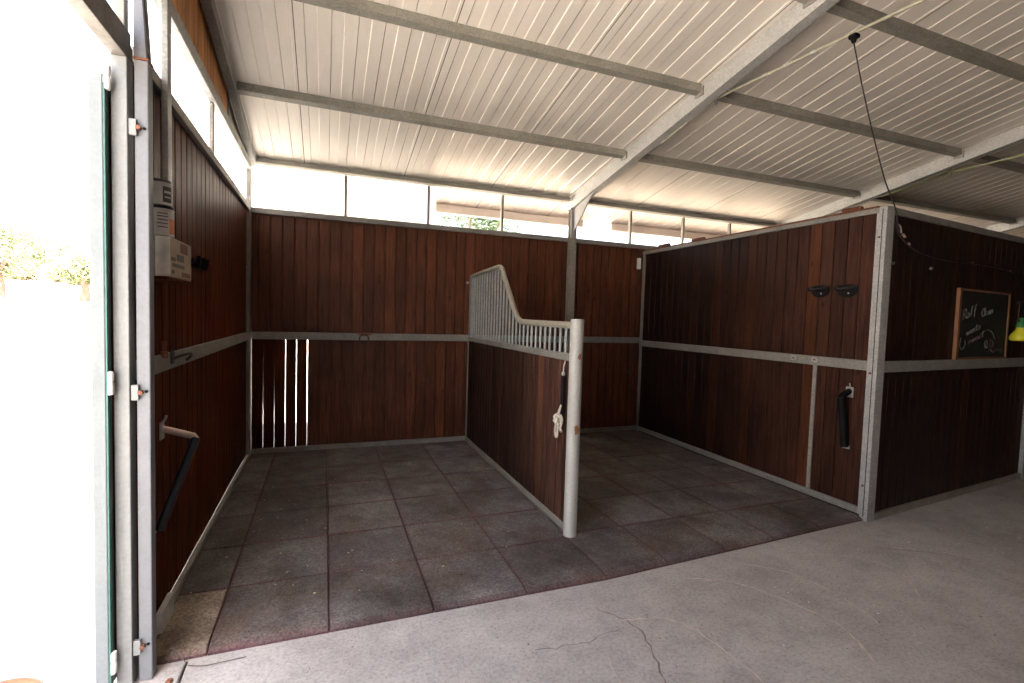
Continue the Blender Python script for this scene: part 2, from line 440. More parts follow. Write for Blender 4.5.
for i, (pts, w, mt) in enumerate([
    ([(2.05, -3.42), (2.16, -3.62), (2.10, -3.86), (2.02, -4.05)], .008, 'crack'),
    ([(2.10, -3.55), (2.36, -3.62), (2.45, -3.85), (2.44, -4.2), (2.36, -4.5)], .012, 'crack_light'),
    ([(3.15, -3.28), (3.35, -3.45), (3.42, -3.72), (3.36, -4.0)], .012, 'crack_light'),
    ([(2.72, -3.32), (2.95, -3.45), (3.08, -3.68), (3.15, -3.95), (3.02, -4.2)], .012, 'crack_light'),
    ([(3.52, -3.30), (3.92, -3.42), (4.05, -3.66), (3.85, -3.90)], .012, 'crack_light'),
    ([(1.62, -3.62), (1.85, -3.64), (2.08, -3.60)], .005, 'crack'),
    ([(4.25, -3.40), (4.55, -3.58), (4.72, -3.75)], .006, 'crack'),
    ([(1.92, -3.72), (1.88, -3.95), (1.86, -4.1)], .006, 'crack_light')]):
    crack(pts, w, mt, i)

# yard terrain outside
def yard_z(x, y):
    d = math.hypot(min(x, 0), max(0, y - 2) * .9) if x < 6 else max(0, y - 2) * .9
    k = min(1, max(0, (d - 5) / 12.)); return -.05 + 2.45 * k * k * (3 - 2 * k) + .12 * max(0, d - 17) / 8 + .03 * math.sin(x * .9) * math.cos(y * .7) * min(1, d / 5)
m = MB(); nx, ny = 90, 80
xs = [-45 + 70 * i / nx for i in range(nx + 1)]; ys = [-25 + 70 * j / ny for j in range(ny + 1)]
m.add([(x, y, yard_z(x, y) - .08) for y in ys for x in xs], [(j * (nx + 1) + i, j * (nx + 1) + i + 1, (j + 1) * (nx + 1) + i + 1, (j + 1) * (nx + 1) + i) for j in range(ny) for i in range(nx)], True)
yard = m.build('ground', 'sand', origin=(0, 0, 0)); struct(yard, 'sunlit pale sandy yard rising beyond the open door', 'ground')

# ------------------------------------------------------------------ wall_back
wb = thing('wall_back', 'dark stained board back wall with galvanized rails', 'wall', (0, .02, 0), kind='structure')
slits = {0: (.0038, -.002), 1: (.003, -.0015), 2: (.0038, .0032), 3: (.004, .0036), 4: (-.0008, .0035)}
MB().boards((.026, 0), (1, 0), (0, -1), 8.526, 1.27, ZT + .01, start=.058, gap=.0115).build('upper_boards', 'wood', wb)
MB().boards((.0295, 0), (1, 0), (0, -1), .5245, .05, 1.21, w=.104, start=.108, gap=.0, slits=slits, tongue=False).build('gappy_boards', 'wood_left', wb)['label'] = 'lower boards with light showing through the gaps'
MB().boards((.556, 0), (1, 0), (0, -1), 7.966, .05, 1.21, start=.0, w=.1135, gap=.0115).build('lower_boards', 'wood', wb)
MB().box((.0, -.03, ZT), (8.6, .05, ZT + .055), .004).build('top_rail', 'rail', wb)
MB().box((.0262, -.03, 1.2), (8.6, .0, 1.277), .004).build('middle_rail', 'rail', wb)
MB().box((.0262, -.03, .0), (8.6, .0, .075), .004).build('bottom_rail', 'rail', wb)
MB().box((-.03, -.13, 0), (.026, .035, ZEB - .002), .004).build('corner_stud', 'rail', wb)
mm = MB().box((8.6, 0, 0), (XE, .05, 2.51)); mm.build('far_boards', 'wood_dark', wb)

# clerestory windows over the back wall
for n_, (x0, x1, mulls, panes) in enumerate([(0.06, 3.52, (.915, 1.80, 2.685), ((.075, .90), (.93, 1.785), (1.815, 1.885))), (3.66, 7.1, (4.49, 5.35, 6.18), ())], 1):
    w_ = thing('window_%d' % n_, ['long clerestory window over the left stall, two frosted panes', 'long unglazed clerestory opening over the right stall'][n_ - 1], 'window', ((x0 + x1) / 2, .02, ZT + .055), kind='structure')
    for xm in mulls: MB().box((xm - .014, 0, ZT + .055), (xm + .014, .04, ZEB), .003).build('mullion', 'galv_dirty', w_)
    for a, b in panes: MB().box((a, .015, ZT + .057), (b, .019, ZEB)).build('frosted_pane', 'pane', w_)

# ------------------------------------------------------------------ wall_left
wl = thing('wall_left', 'dark stained board wall beside the open door', 'wall', (-.02, -1.6, 0), kind='structure')
MB().boards((0, -.13), (0, -1), (1, 0), 3.05, 1.27, ZT + .01, start=.06, gap=.0115).build('upper_boards', 'wood_left', wl)
MB().boards((0, -.13), (0, -1), (1, 0), 3.05, .05, 1.21, start=.06, gap=.0115).build('lower_boards', 'wood_left', wl)
MB().box((-.02, -3.18, ZT), (.03, -.132, ZT + .055), .004).build('top_rail', 'galv_dirty', wl)
MB().box((0, -3.18, 1.2), (.028, -.132, 1.277), .004).build('middle_rail', 'rail', wl)
MB().box((0, -3.1, 0), (.028, -.132, .05), .004).build('bottom_rail', 'roofsteel', wl)
MB().box((-.06, -3.18, 0), (-.024, 0.03, 2.5)).build('outer_sheet', 'shoe', wl)
w3 = thing('window_3', 'frosted clerestory window over the left wall', 'window', (-.01, -1.5, ZT + .055), kind='structure')
MB().box((-.025, -1.745, ZT + .055), (.015, -1.69, 2.86), .003).build('mullion', 'galv_dirty', w3)
MB().box((-.03, -3.18, 2.86), (.035, -.132, 2.94), .004).build('header', 'galv', w3)
MB().box((-.012, -1.69, ZT + .057), (-.006, -.132, 2.86)).build('frosted_pane', 'pane', w3)
MB().box((-.012, -3.1, ZT + .057), (-.006, -1.745, 2.86)).build('frosted_pane', 'pane', w3)
wg = thing('wall_gable', 'honey coloured gable boards above the left clerestory', 'wall', (0, -1.9, 2.94), kind='structure')
MB().boards((0, -1.14), (0, -1), (1, 0), 2.1, 2.94, lambda q: roof_z(-1.14 - q), start=.05, w=.09).build('gable_boards', 'wood_gable', wg)
MB().prism([(-.02, -.03, 2.94), (-.02, -1.14, 2.94), (-.02, -1.14, roof_z(-1.14)), (-.02, -.03, roof_z(-.03))], (.012, 0, 0)).build('gable_sheet', 'galv_dirty', wg)
MB().box((-.01, -1.15, 2.94), (.012, -1.11, roof_z(-1.1) - .02)).build('gable_stud', 'galv', wg)
# rest of the left side, behind the camera
MB().box((-.05, YB, 0), (0, -5.45, 2.9)).build('rear_boards', 'wood_left', wl)
MB().prism([(-.04, -3.24, 2.95), (-.04, YB, 2.95), (-.04, YB, 3.0), (-.04, YR, roof_z(YR)), (-.04, -3.24, roof_z(-3.24))], (.03, 0, 0)).build('gable_rear_boards', 'wood_gable', wg)

# ------------------------------------------------------------------ roof
ce = thing('ceiling', 'cream ribbed metal roof panels seen from below', 'ceiling', (6, -3, 3.1), kind='structure')
def roof_panel(x0, x1, ya, yb, zf):
    """ribbed sheet: ribs run up the slope, six to the metre"""
    prof = []; P = 1 / 6.
    k = math.floor((x0 - .91) / P) - 1
    while True:
        x = .91 + k * P
        if x > x1 + P: break
        for dx, dz in ((-.003, 0), (.003, .0055), (.077, .0055), (.083, 0)):
            prof.append((x + dx - .0, dz))
        k += 1
    prof = [q for q in prof if x0 < q[0] < x1]; prof = [(x0, 0)] + prof + [(x1, 0)]
    n = len(prof); T = .05
    vs = [(x, ya, zf(ya) + dz) for x, dz in prof] + [(x, yb, zf(yb) + dz) for x, dz in prof]
    vs += [(x, ya, zf(ya) + T) for x, dz in prof] + [(x, yb, zf(yb) + T) for x, dz in prof]
    fs = [(i, i + 1, n + i + 1, n + i) for i in range(n - 1)] + [(2 * n + i, 3 * n + i, 3 * n + i + 1, 2 * n + i + 1) for i in range(n - 1)]
    fs += [(i, 2 * n + i, 2 * n + i + 1, i + 1) for i in range(n - 1)] + [(n + i, n + i + 1, 3 * n + i + 1, 3 * n + i) for i in range(n - 1)]
    fs += [(0, n, 3 * n, 2 * n), (n - 1, 3 * n - 1, 4 * n - 1, 2 * n - 1)]
    m = MB(); m.add(vs, fs); return m
roof_panel(-.35, XE + .2, .62, YR, roof_z).build('roof_panel', 'roof', ce)
def roof_zr(y): return roof_z(YR) + .19 * (y - YR)
roof_panel(-.35, XE + .2, YR, YB - .6, roof_zr).build('rear_roof_panel', 'roof', ce)
ms = MB()
for k in range(13):
    x = .512 + k
    ms.prism([(x - .003, .6, roof_z(.6) - .001), (x + .003, .6, roof_z(.6) - .001), (x + .003, YR, roof_z(YR) - .001), (x - .003, YR, roof_z(YR) - .001)], (0, 0, .006))
ms.build('panel_seam', 'seam', ce)
# ------------------------------------------------------------------ steel frame
def ibeam_x(x0, x1, y, zt, h, w, t=.008):
    m = MB()
    m.box((x0, y - w / 2, zt - h), (x1, y + w / 2, zt - h + t)); m.box((x0, y - w / 2, zt - t), (x1, y + w / 2, zt)); m.box((x0, y - t / 2, zt - h), (x1, y + t / 2, zt))
    return m
def sloped_beam(xa, xb, ya, yb, h, lo=0., t=.009):
    """I beam up the slope between xa..xb, top under the roof sheet"""
    m = MB(); up = Vector((0, 0, 1)); xm = (xa + xb) / 2
    def slab(x0, x1, d0, d1):
        m.prism([(x0, ya, roof_z(ya) - d0), (x1, ya, roof_z(ya) - d0), (x1, yb, roof_z(yb) - d0), (x0, yb, roof_z(yb) - d0)], (0, 0, d0 - d1) if d0 > d1 else (0, 0, -(d1 - d0)))
    slab(xa, xb, lo, lo + t); slab(xa, xb, h - t, h); slab(xa, xa + .012, lo + t, h - t); slab(xb - .012, xb, lo + t, h - t)
    return m
raf = [('first steel rafter, rising from the post between the stalls', 3.55, 3.635), ('second steel rafter, over the right boarded enclosure', 7.02, 7.105), ('third steel rafter, far right above the aisle enclosure', 10.52, 10.605)]
for lab, a, b in raf:
    r_ = thing('rafter', lab, 'beam', ((a + b) / 2, -.1, 2.9), 'roof rafters')
    sloped_beam(a, b, -.08, YR, .138, .002).build('beam', 'rafter', r_)
    for yy in (-1.22, -2.28, -3.24):
        m = MB(); m.box((a - .012, yy - .045, roof_z(yy) - .085), (a + .001, yy + .045, roof_z(yy) - .014)); m.build('cleat', 'roofsteel', r_)
edge = tag(sloped_beam(.02, .075, -.06, YR, .09, .002).build('rafter', 'galv'), 'slim edge rafter along the left gable boards', 'beam', 'roof rafters')
bays = [(.08, 3.537, 'left'), (3.638, 7.007, 'middle'), (7.108, 10.507, 'far right')]
bname = ['over the left stall', 'between the first and second rafters', 'beyond the second rafter']
pname = {-1.22: 'lowest purlin', -2.28: 'middle purlin', -3.24: 'highest purlin'}
for bi, (a, b, _) in enumerate(bays):
    for yy in (-1.22, -2.28, -3.24):
        zt = roof_z(yy)
        m = MB()
        m.prism([(a, yy - .03, roof_z(yy - .03) - .001), (a, yy + .03, roof_z(yy + .03) - .001), (a, yy + .03, roof_z(yy + .03) - .062), (a, yy - .03, roof_z(yy - .03) - .062)], (b - a, 0, 0))
        tag(m.build('purlin', 'roofsteel'), 'dusty steel %s %s' % (pname[yy], bname[bi]), 'beam', 'roof purlins')
    m = MB().box((a if bi else .03, -.10, ZEB), (b, .0, ZEB + .047), .004)
    tag(m.build('eave_beam', 'roofsteel'), 'steel eave beam above the clerestory %s' % bname[bi], 'beam', 'eave beams')
# beam at the outer edge of the overhang
for a, b, lab in ((-.3, 4.05, 'pale timber beam under the roof overhang behind the left clerestory'), (4.5, 12.5, 'pale timber beam under the roof overhang behind the right clerestory')):
    tag(MB().box((a, .5, roof_z(.6) - .10), (b, .6, roof_z(.6) + .0), .004).build('overhang_beam', 'roof'), lab, 'beam', 'overhang beams')

# post between the stalls
pt = thing('steel_post', 'galvanized steel post on the back wall between the stalls', 'post', (3.585, -.06, 0))
MB().box((3.545, -.098, 0.0), (3.635, -.09, 2.845)).box((3.545, -.04, 0.0), (3.635, -.032, 2.845)).box((3.585, -.09, 0), (3.594, -.04, 2.845)).build('column', 'galv_dirty', pt)
MB().prism([(3.58, -.1, 2.56), (3.58, -.1, roof_z(-.1) - .145), (3.58, -.62, roof_z(-.62) - .141), (3.58, -.5, roof_z(-.5) - .17)], (.012, 0, 0)).box((3.55, -.108, 2.5), (3.63, -.098, 2.84)).build('haunch', 'galv_light', pt)
MB().box((3.53, -.12, 2.845), (3.655, -.02, 2.858)).build('cap_plate', 'galv', pt)

# ------------------------------------------------------------------ door side
col = thing('steel_column', 'tall bright galvanized column at the open doorway', 'post', (.05, -3.25, 0))
MB().box((.026, -3.285, 0), (.071, -3.23, 2.425), .004).build('shaft', 'column', col)
MB().prism([(.024, -3.28, 2.43), (.064, -3.28, 2.43), (.046, -3.28, 2.75), (.042, -3.28, 3.5), (.024, -3.28, 3.5)], (0, .045, 0)).build('upper_shaft', 'column', col)
MB().prism([(.0643, -3.283, 2.43), (.0685, -3.283, 2.43), (.0503, -3.283, 2.75), (.0463, -3.283, 2.75)], (0, .05, 0)).build('stiffener', 'iron', col)
MB().box((.023, -3.288, 2.4255), (.073, -3.227, 2.4325)).build('cap_plate', 'rust', col)
for z in (2.17, 1.166, .15):
    c_ = MB().box((.012, -3.30, z - .03), (.036, -3.286, z + .03), .002).build('bracket', 'frame', col)
    MB().lathe((.042, -3.287, z), [(.0, -.018), (.009, -.018), (.009, 0)], 6, 'Y').build('bolt', 'rust', c_)
    MB().lathe((.058, -3.2855, z + .002), [(.0, -.002), (.0055, -.002), (.0055, .001)], 10, 'Y').build('bolt_hole', 'black', c_)
fr = thing('trim_1', 'pale galvanized door frame of the open doorway', 'door frame', (-.015, -3.28, 0), kind='structure')
MB().box((-.04, -3.305, 0), (.01, -3.24, 2.42), .003).build('jamb', 'frame', fr)
MB().box((-.04, -5.45, 2.42), (.01, -3.24, 2.475), .003).build('header', 'header', fr)
MB().box((-.045, -5.45, 2.475), (.004, -3.24, 2.53), .003).build('upper_header', 'header', fr)
MB().box((-.03, -3.29, 2.53), (.0, -3.25, 2.95), .003).build('transom_jamb', 'galv_dirty', fr)
MB().box((-.04, -5.45, 0), (.01, -5.39, 2.42), .003).build('jamb', 'frame', fr)
dr = thing('door_1', 'pale sheet metal door leaf folded back outside the doorway', 'door', (-.085, -2.6, .03), kind='structure')
MB().box((-.093, -3.345, .03), (-.051, -3.285, 2.33), .003).box((-.093, -1.9, .03), (-.051, -1.84, 2.33), .003).box((-.093, -3.29, .03), (-.051, -1.85, .09)).box((-.093, -3.29, 2.27), (-.051, -1.85, 2.33)).build('leaf_frame', 'leafframe', dr)
MB().box((-.083, -3.29, .06), (-.068, -1.88, 2.3)).build('leaf_sheet', 'wood_left', dr)
MB().box((-.0508, -3.343, .03), (-.0455, -3.318, 2.3)).build('edge_seal', 'teal', dr)
for z in (2.325, 1.21, .13):
    MB().lathe((-.043, -3.33, z - .045), [(.0, 0), (.011, 0), (.013, .006), (.013, .04), (.011, .045), (.011, .05), (.013, .054), (.013, .085), (.0, .09)], 14).build('hinge', 'white', dr)
for o_ in (col, fr, dr): o_.location.x += .016
# post between door column and clerestory
tag(MB().box((.032, -2.92, 1.96), (.058, -2.86, roof_z(-2.8) - .09), .003).build('gable_post', 'galv'), 'grey steel gable post on the left wall above the tins', 'post')
tag(MB().prism([(.012, -3.03, .035), (.055, -3.03, .035), (.055, -3.03, .13), (.03, -3.03, .13)], (0, .18, 0)).build('plinth_block', 'shoe'), 'grey white block at the foot of the left wall behind the column', 'block')
fp = thing('floor_plate', 'pale flat metal threshold strip on the floor beside the column', 'strip', (.145, -3.6, 0))
MB().box((.105, -4.2, .0), (.182, -3.235, .006)).build('plate', 'concrete', fp)
MB().box((.186, -4.2, .0005), (.194, -3.215, .002)).build('edge_gap', 'iron', fp)
MB().lathe((.155, -3.33, .006), [(.014, 0), (.014, .006), (.008, .011)], 6).build('bolt', 'rust', fp)

# ------------------------------------------------------------------ stall divider
sp = thing('stall_divider', 'timber stall divider with curved galvanized bar grille and end pole', 'stall divider', (XP, -1.3, 0))
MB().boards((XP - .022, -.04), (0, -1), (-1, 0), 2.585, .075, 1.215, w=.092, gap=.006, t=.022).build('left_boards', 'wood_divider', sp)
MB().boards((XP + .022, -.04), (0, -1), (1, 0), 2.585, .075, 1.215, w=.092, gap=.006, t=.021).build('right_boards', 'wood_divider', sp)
MB().box((XP - .028, -2.62, .032), (XP + .028, -.032, .082), .004).build('bottom_rail', 'galv_dirty', sp)
MB().box((XP - .026, -.075, .03), (XP + .026, -.032, 1.24), .003).build('wall_channel', 'galv_dirty', sp)
gr = MB().box((XP - .028, -2.622, 1.21), (XP + .028, -.032, 1.258), .004).build('grille', 'rail', sp)
top = [(XP, -.07, 1.955), (XP, -.5, 1.972)] + smooth_path([(XP, -.9, 1.985), (XP, -1.02, 1.985), (XP, -1.10, 1.955), (XP, -1.17, 1.87)], 5) + smooth_path([(XP, -1.44, 1.585), (XP, -1.53, 1.50), (XP, -1.61, 1.468), (XP, -1.72, 1.46)], 5) + [(XP, -2.625, 1.455)]
MB().tube(top, .024, 14).build('top_tube', 'tube', gr)
MB().box((XP - .022, -.11, 1.25), (XP + .022, -.045, 1.96), .003).build('end_stile', 'bar', gr)
tz = [(-p[1], p[2]) for p in top]
def top_z(y):
    for (a, za), (b, zb) in zip(tz, tz[1:]):
        if a <= -y <= b: return za + (zb - za) * (-y - a) / max(1e-6, b - a)
    return 1.455
y = -2.565
while y > -.0 or y < -.16:
    MB().tube([(XP, y, 1.25), (XP, y, top_z(y) - .012)], .0105, 8).build('bar', 'bar', gr); y += .0875
    if y > -.14: break
pole = MB().lathe((2.292, -2.668, .032), [(.0, 0), (.047, 0), (.047, .008), (.0455, .010), (.0455, 1.458), (.044, 1.466), (.0, 1.469)], 28).build('end_pole', 'pole', sp)
pole['label'] = 'thick round galvanized end pole with rust spots'
def patch(zc, ang, hw, hh, name='rust_spot'):
    vs, n = [], 14
    cx, cy, R = 2.292, -2.668, .0462
    rr = random.Random(zc)
    for k in range(n):
        a = 2 * PI * k / n; q = rr.uniform(.65, 1.1)
        th = ang + hw * math.cos(a) * q / R
        vs.append((cx + R * math.cos(th), cy + R * math.sin(th), zc + hh * math.sin(a) * q))
    vs.append((cx + R * 1.006 * math.cos(ang), cy + R * 1.006 * math.sin(ang), zc))
    MB().add(vs, [(k, (k + 1) % n, n) for k in range(n)], True).build(name, 'rust', pole)
patch(1.25, -1.52, .016, .024); patch(.765, -1.58, .018, .036)
MB().lathe((XP - .03, -.02, 1.885), [(.0, -.03), (.013, -.028), (.016, -.015), (.012, 0), (.007, .004)], 14, 'X').build('end_knob', 'dullmetal', gr)
tag(MB().box((XP - .055, -.05, 1.872), (XP - .045, -.0, 1.898), .002).lathe((XP - .06, -.045, 1.885), [(.0, -.016), (.014, -.014), (.014, .0)], 12, 'X').build('wall_knob', 'dullmetal'), 'small metal knob on the back wall by the divider grille', 'knob') if False else None

# strap and lead rope hanging on the divider
st = thing('lead_rope', 'black strap with knotted white rope hanging beside the divider pole', 'rope', (XP - .04, -2.52, .68))
X0 = XP - .045
MB().tube([(X0 + .012, -2.545, 1.21), (X0, -2.545, 1.17), (X0, -2.543, 1.13)], .004, 8).lathe((X0, -2.543, 1.105), [(.0, 0), (.011, .004), (.013, .014), (.009, .026), (.0, .03)], 12).build('snap_hook', 'galv_light', st)
MB().prism([(X0 - .004, -2.555, 1.105), (X0 - .004, -2.525, 1.105), (X0 - .004, -2.52, .95), (X0 - .004, -2.535, .84), (X0 - .004, -2.56, .84), (X0 - .004, -2.565, .95)], (.008, 0, 0)).build('strap', 'black', st)
rp = []
for k in range(73):
    t = k / 72 * 2 * PI
    rp.append((X0 - .016 + .017 * math.sin(5 * t), -2.508 + .022 * math.cos(2 * t) * (1 + .35 * math.cos(5 * t)), .795 + .026 * math.sin(2 * t) * (1 + .35 * math.cos(5 * t))))
MB().tube(rp[:-1], .0085, 8, closed=True).build('knot', 'rope', st)
MB().tube(smooth_path([(X0 - .002, -2.535, .90), (X0 - .008, -2.525, .87), (X0 - .012, -2.512, .835), (X0 - .012, -2.51, .80)], 6), .0085, 8).build('rope_end', 'rope', st)
MB().tube(smooth_path([(X0 - .012, -2.505, .785), (X0 - .014, -2.482, .755), (X0 - .012, -2.468, .70), (X0 - .012, -2.482, .668), (X0 - .012, -2.504, .675), (X0 - .014, -2.512, .72), (X0 - .012, -2.514, .785)], 7), .008, 8).build('loop', 'rope', st)
MB().tube(smooth_path([(X0 - .01, -2.525, .825), (X0 - .014, -2.552, .83), (X0 - .012, -2.572, .80), (X0 - .014, -2.56, .765), (X0 - .012, -2.548, .735), (X0 - .012, -2.565, .72)], 7), .0085, 8).build('tail', 'rope', st)

# ------------------------------------------------------------------ right stall wall
wr = thing('wall_right', 'dark weathered board wall on the right of the right stall', 'wall', (XR + .02, -1.5, 0), kind='structure')
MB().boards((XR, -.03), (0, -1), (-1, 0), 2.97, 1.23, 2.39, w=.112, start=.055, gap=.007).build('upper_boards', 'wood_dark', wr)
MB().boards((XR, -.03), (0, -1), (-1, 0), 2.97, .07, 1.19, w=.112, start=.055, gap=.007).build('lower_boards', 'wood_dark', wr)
MB().box((XR - .02, -3.003, 1.165), (XR + .0, -.035, 1.243), .004).build('middle_rail', 'rail', wr)
MB().box((XR - .022, -3.003, .03), (XR + .0, -.035, .085), .004).build('bottom_rail', 'rail', wr)
MB().box((XR - .022, -3.031, 2.381), (XR + .04, -.032, 2.42), .004).build('top_rail', 'rail', wr)
MB().box((XR - .016, -.08, .03), (XR, -.034, 2.38), .003).build('back_stile', 'rail', wr)
MB().box((XR - .024, -3.031, .03), (XR, -3.003, 2.38), .003).build('front_stile', 'galv_light', wr)
MB().box((XR - .012, -2.58, .08), (XR, -2.545, 1.17), .003).build('cover_strip', 'galv_dirty', wr)
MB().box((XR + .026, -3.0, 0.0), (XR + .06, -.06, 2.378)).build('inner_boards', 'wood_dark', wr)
MB().box((XR - .012, -3.0, 2.42), (XR + .05, -.05, 2.438), .003).build('cap', 'wood_cap', wr)
for yy in (-2.37, -2.57):
    l_ = MB().box((XR - .032, yy - .03, 1.19), (XR - .02, yy + .03, 1.235), .003).build('rail_latch', 'galv', wr)
    MB().lathe((XR - .034, yy, 1.212), [(.0, -.006), (.008, -.005), (.008, .003)], 6, 'X').build('bolt', 'rust', l_)
cp = thing('corner_post', 'pale galvanized corner post where the right stall meets the aisle', 'post', (4.69, -3.06, 0))
MB().box((4.645, -3.09, 0), (4.735, -3.032, 2.42), .004).build('shaft', 'galv_light', cp)
MB().box((4.6435, -3.064, .03), (4.6455, -3.058, 2.4)).build('seam', 'iron', cp)
for z in (2.19, 1.15, .27):
    MB().lathe((4.645, -3.045, z), [(.0, -.008), (.009, -.007), (.009, .0)], 6, 'X').build('bolt', 'rust', cp)
# wooden blocks lying on the cap
for i, (yy, lab) in enumerate(((-2.78, 'brown wood offcut on top of the right stall wall near the corner post'), (-1.02, 'brown wood offcut on top of the right stall wall, halfway back'), (-.42, 'small brown wood offcut on top of the right stall wall by the back wall'))):
    tag(MB().box((XR - .0, yy - (.08 if i == 0 else .10), 2.439), (XR + .045, yy + (.08 if i == 0 else .10), 2.439 + (.03, .03, .04)[i]), .012).build('wood_offcut', 'wood_cap'), lab, 'wood offcut', 'offcuts on the wall top')

# ------------------------------------------------------------------ aisle-side wall
D = Vector((2.74, .28, 0)).normalized(); N = Vector((D.y, -D.x, 0))
A0 = Vector((4.737, -3.066, 0))
def aw(s_, d=0., z=0.): return A0 + D * s_ + N * d + Vector((0, 0, z))
LA = 2.69
wf = thing('wall_aisle', 'very dark board wall along the aisle on the right', 'wall', tuple(aw(1.3, -.03)), kind='structure')
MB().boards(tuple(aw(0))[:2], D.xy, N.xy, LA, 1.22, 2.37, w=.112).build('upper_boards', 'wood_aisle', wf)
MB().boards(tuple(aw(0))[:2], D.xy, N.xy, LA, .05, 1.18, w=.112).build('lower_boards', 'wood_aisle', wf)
MB().obox(aw(-.0, 0, 1.16), D, N, LA, .085, .022).build('middle_rail', 'galv', wf)
MB().obox(aw(0, -.03, 2.365), D, N, LA, .05, .05).build('top_rail', 'rail', wf)
MB().obox(aw(0, 0, 0), D, N, LA, .055, .02).build('bottom_rail', 'galv_dirty', wf)
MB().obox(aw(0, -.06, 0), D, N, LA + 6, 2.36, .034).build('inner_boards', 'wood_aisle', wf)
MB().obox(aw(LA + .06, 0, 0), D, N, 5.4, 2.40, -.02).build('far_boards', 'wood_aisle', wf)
tag(MB().obox(aw(LA, -.03, 0), D, N, .055, 2.415, .06).build('aisle_post', 'galv'), 'thin grey steel post at the far end of the aisle wall', 'post')

# chalkboard leaning on the rail
ck = thing('chalkboard', 'wood framed chalkboard with faint chalk writing on the aisle wall', 'chalkboard', tuple(aw(1.61, .03, 1.246)))
cs0, cs1, cz0, cz1 = 1.10, 2.11, 1.247, 1.868
MB().obox(aw(cs0 + .02, .006, cz0 + .012), D, N, cs1 - cs0 - .04, cz1 - cz0 - .024, .012).build('slate', 'slate', ck)
for nm, a, l_, z, h in (('frame_stile', cs0, .036, cz0, cz1 - cz0), ('frame_stile', cs1 - .024, .024, cz0, cz1 - cz0), ('frame_rail', cs0 + .036, cs1 - cs0 - .06, cz0, .018), ('frame_rail', cs0 + .036, cs1 - cs0 - .06, cz1 - .018, .018)):
    MB().obox(aw(a, .002, z), D, N, l_, h, .026).build(nm, 'pine', ck)
def strokes(lst, w, mat, name):
    """chalk lines; coordinates u (0..1 over the slate), v (0..1 upwards)"""
    m = MB(); W, H = cs1 - cs0 - .08, cz1 - cz0 - .06
    for st_ in lst:
        P = [aw(cs0 + .045 + u * W, .0185, cz0 + .03 + v * H) for u, v in st_]
        if len(P) > 2: P = smooth_path(P, 5)
        m.tube(P, w, 5)
    return m.build(name, mat, ck)
LET = {  # small hand-drawn letters in a unit cell
 'R': [[(0, 0), (.05, 1)], [(.05, 1), (.5, .95), (.5, .6), (.08, .5)], [(.2, .5), (.6, 0)]],
 'o': [[(.3, .5), (.05, .35), (.1, .05), (.35, 0), (.5, .25), (.3, .5)]],
 'l': [[(.15, 0), (.25, 1)]], 'f': [[(.1, -.2), (.2, .7), (.45, .95)], [(.0, .45), (.4, .5)]],
 'O': [[(.35, 1), (0, .6), (.1, .1), (.4, 0), (.65, .4), (.35, 1)]], 'k': [[(.05, 0), (.1, 1)], [(.45, .55), (.08, .3), (.45, 0)]],
 'a': [[(.45, .5), (.1, .4), (.1, .05), (.4, .1), (.45, .5), (.5, 0)]], 'n': [[(.05, 0), (.1, .5)], [(.08, .35), (.3, .5), (.42, .3), (.45, 0)]],
 'w': [[(0, .5), (.12, 0), (.25, .4), (.4, 0), (.52, .5)]], 't': [[(.2, .9), (.2, .1), (.4, 0)], [(.0, .55), (.42, .6)]],
 's': [[(.4, .5), (.1, .4), (.35, .2), (.05, 0)]], 'e': [[(.05, .25), (.4, .3), (.3, .5), (.08, .3), (.2, 0), (.45, .1)]]}
def word(t, u, v, sx, sy, slope, mat, name, w=.0028, adv=.62):
    out = []
    for i, ch in enumerate(t):
        for s_ in LET[ch]:
            out.append([(u + (i * adv + x) * sx, v + y * sy + (i * adv + x) * sx * slope) for x, y in s_])
    strokes(out, w, mat, name)
word('Rolf', .06, .56, .115, .16, .42, 'chalk_white', 'chalk_word')
word('Okan', .44, .63, .10, .13, .28, 'chalk_white', 'chalk_word')
word('wants', .16, .32, .095, .11, .42, 'chalk_white', 'chalk_word')
word('sweet', .21, .185, .105, .11, .42, 'chalk_pink', 'chalk_word')
strokes([[(.05, .28), (.04, .16), (.09, .10), (.14, .17), (.13, .24)]], .003, 'chalk_white', 'chalk_curl')
strokes([[(.46, .36), (.58, .42), (.70, .38), (.76, .28)]], .002, 'chalk_white', 'chalk_arc')
strokes([[(.56, .12), (.55, .22), (.60, .24), (.60, .12), (.56, .17)], [(.62, .05), (.68, .10), (.74, .05), (.82, .10), (.9, .07)], [(.92, .04), (.95, .11), (.91, .08), (.96, .05)]], .0025, 'chalk_white', 'chalk_doodle')
strokes([[(.66, .14), (.68, .26), (.73, .20), (.70, .13), (.76, .18)]], .0025, 'chalk_pink', 'chalk_doodle')

# fly trap bottle by the chalkboard
ft = thing('fly_trap', 'yellow green fly trap bottle hanging from a wire beside the chalkboard', 'fly trap', tuple(aw(2.19, .085, 1.415)))
fc = aw(2.19, .085, 1.415)
MB().lathe(fc, [(.0, 0), (.055, .0), (.072, .010), (.077, .033), (.068, .06), (.048, .088), (.034, .112), (.032, .13), (.0, .13)], 26).build('bottle', 'trap', ft)
MB().lathe(fc + Vector((0, 0, .13)), [(.0, 0), (.033, 0), (.035, .022), (.027, .04), (.029, .07), (.02, .09), (.0, .094)], 22).build('cap', 'trap_green', ft)
MB().tube(smooth_path([fc + D * -.033 + Vector((0, 0, .185)), fc + D * -.06 + Vector((0, 0, .19)), fc + D * -.068 + Vector((0, 0, .23)), fc + D * -.06 + Vector((0, 0, .35)), fc + D * -.04 + Vector((0, 0, .375)), fc + D * .05 + Vector((0, 0, .378)), fc + D * .14 + N * -.08 + Vector((0, 0, .378))], 6), .0055, 8).build('wire_hanger', 'iron', ft)
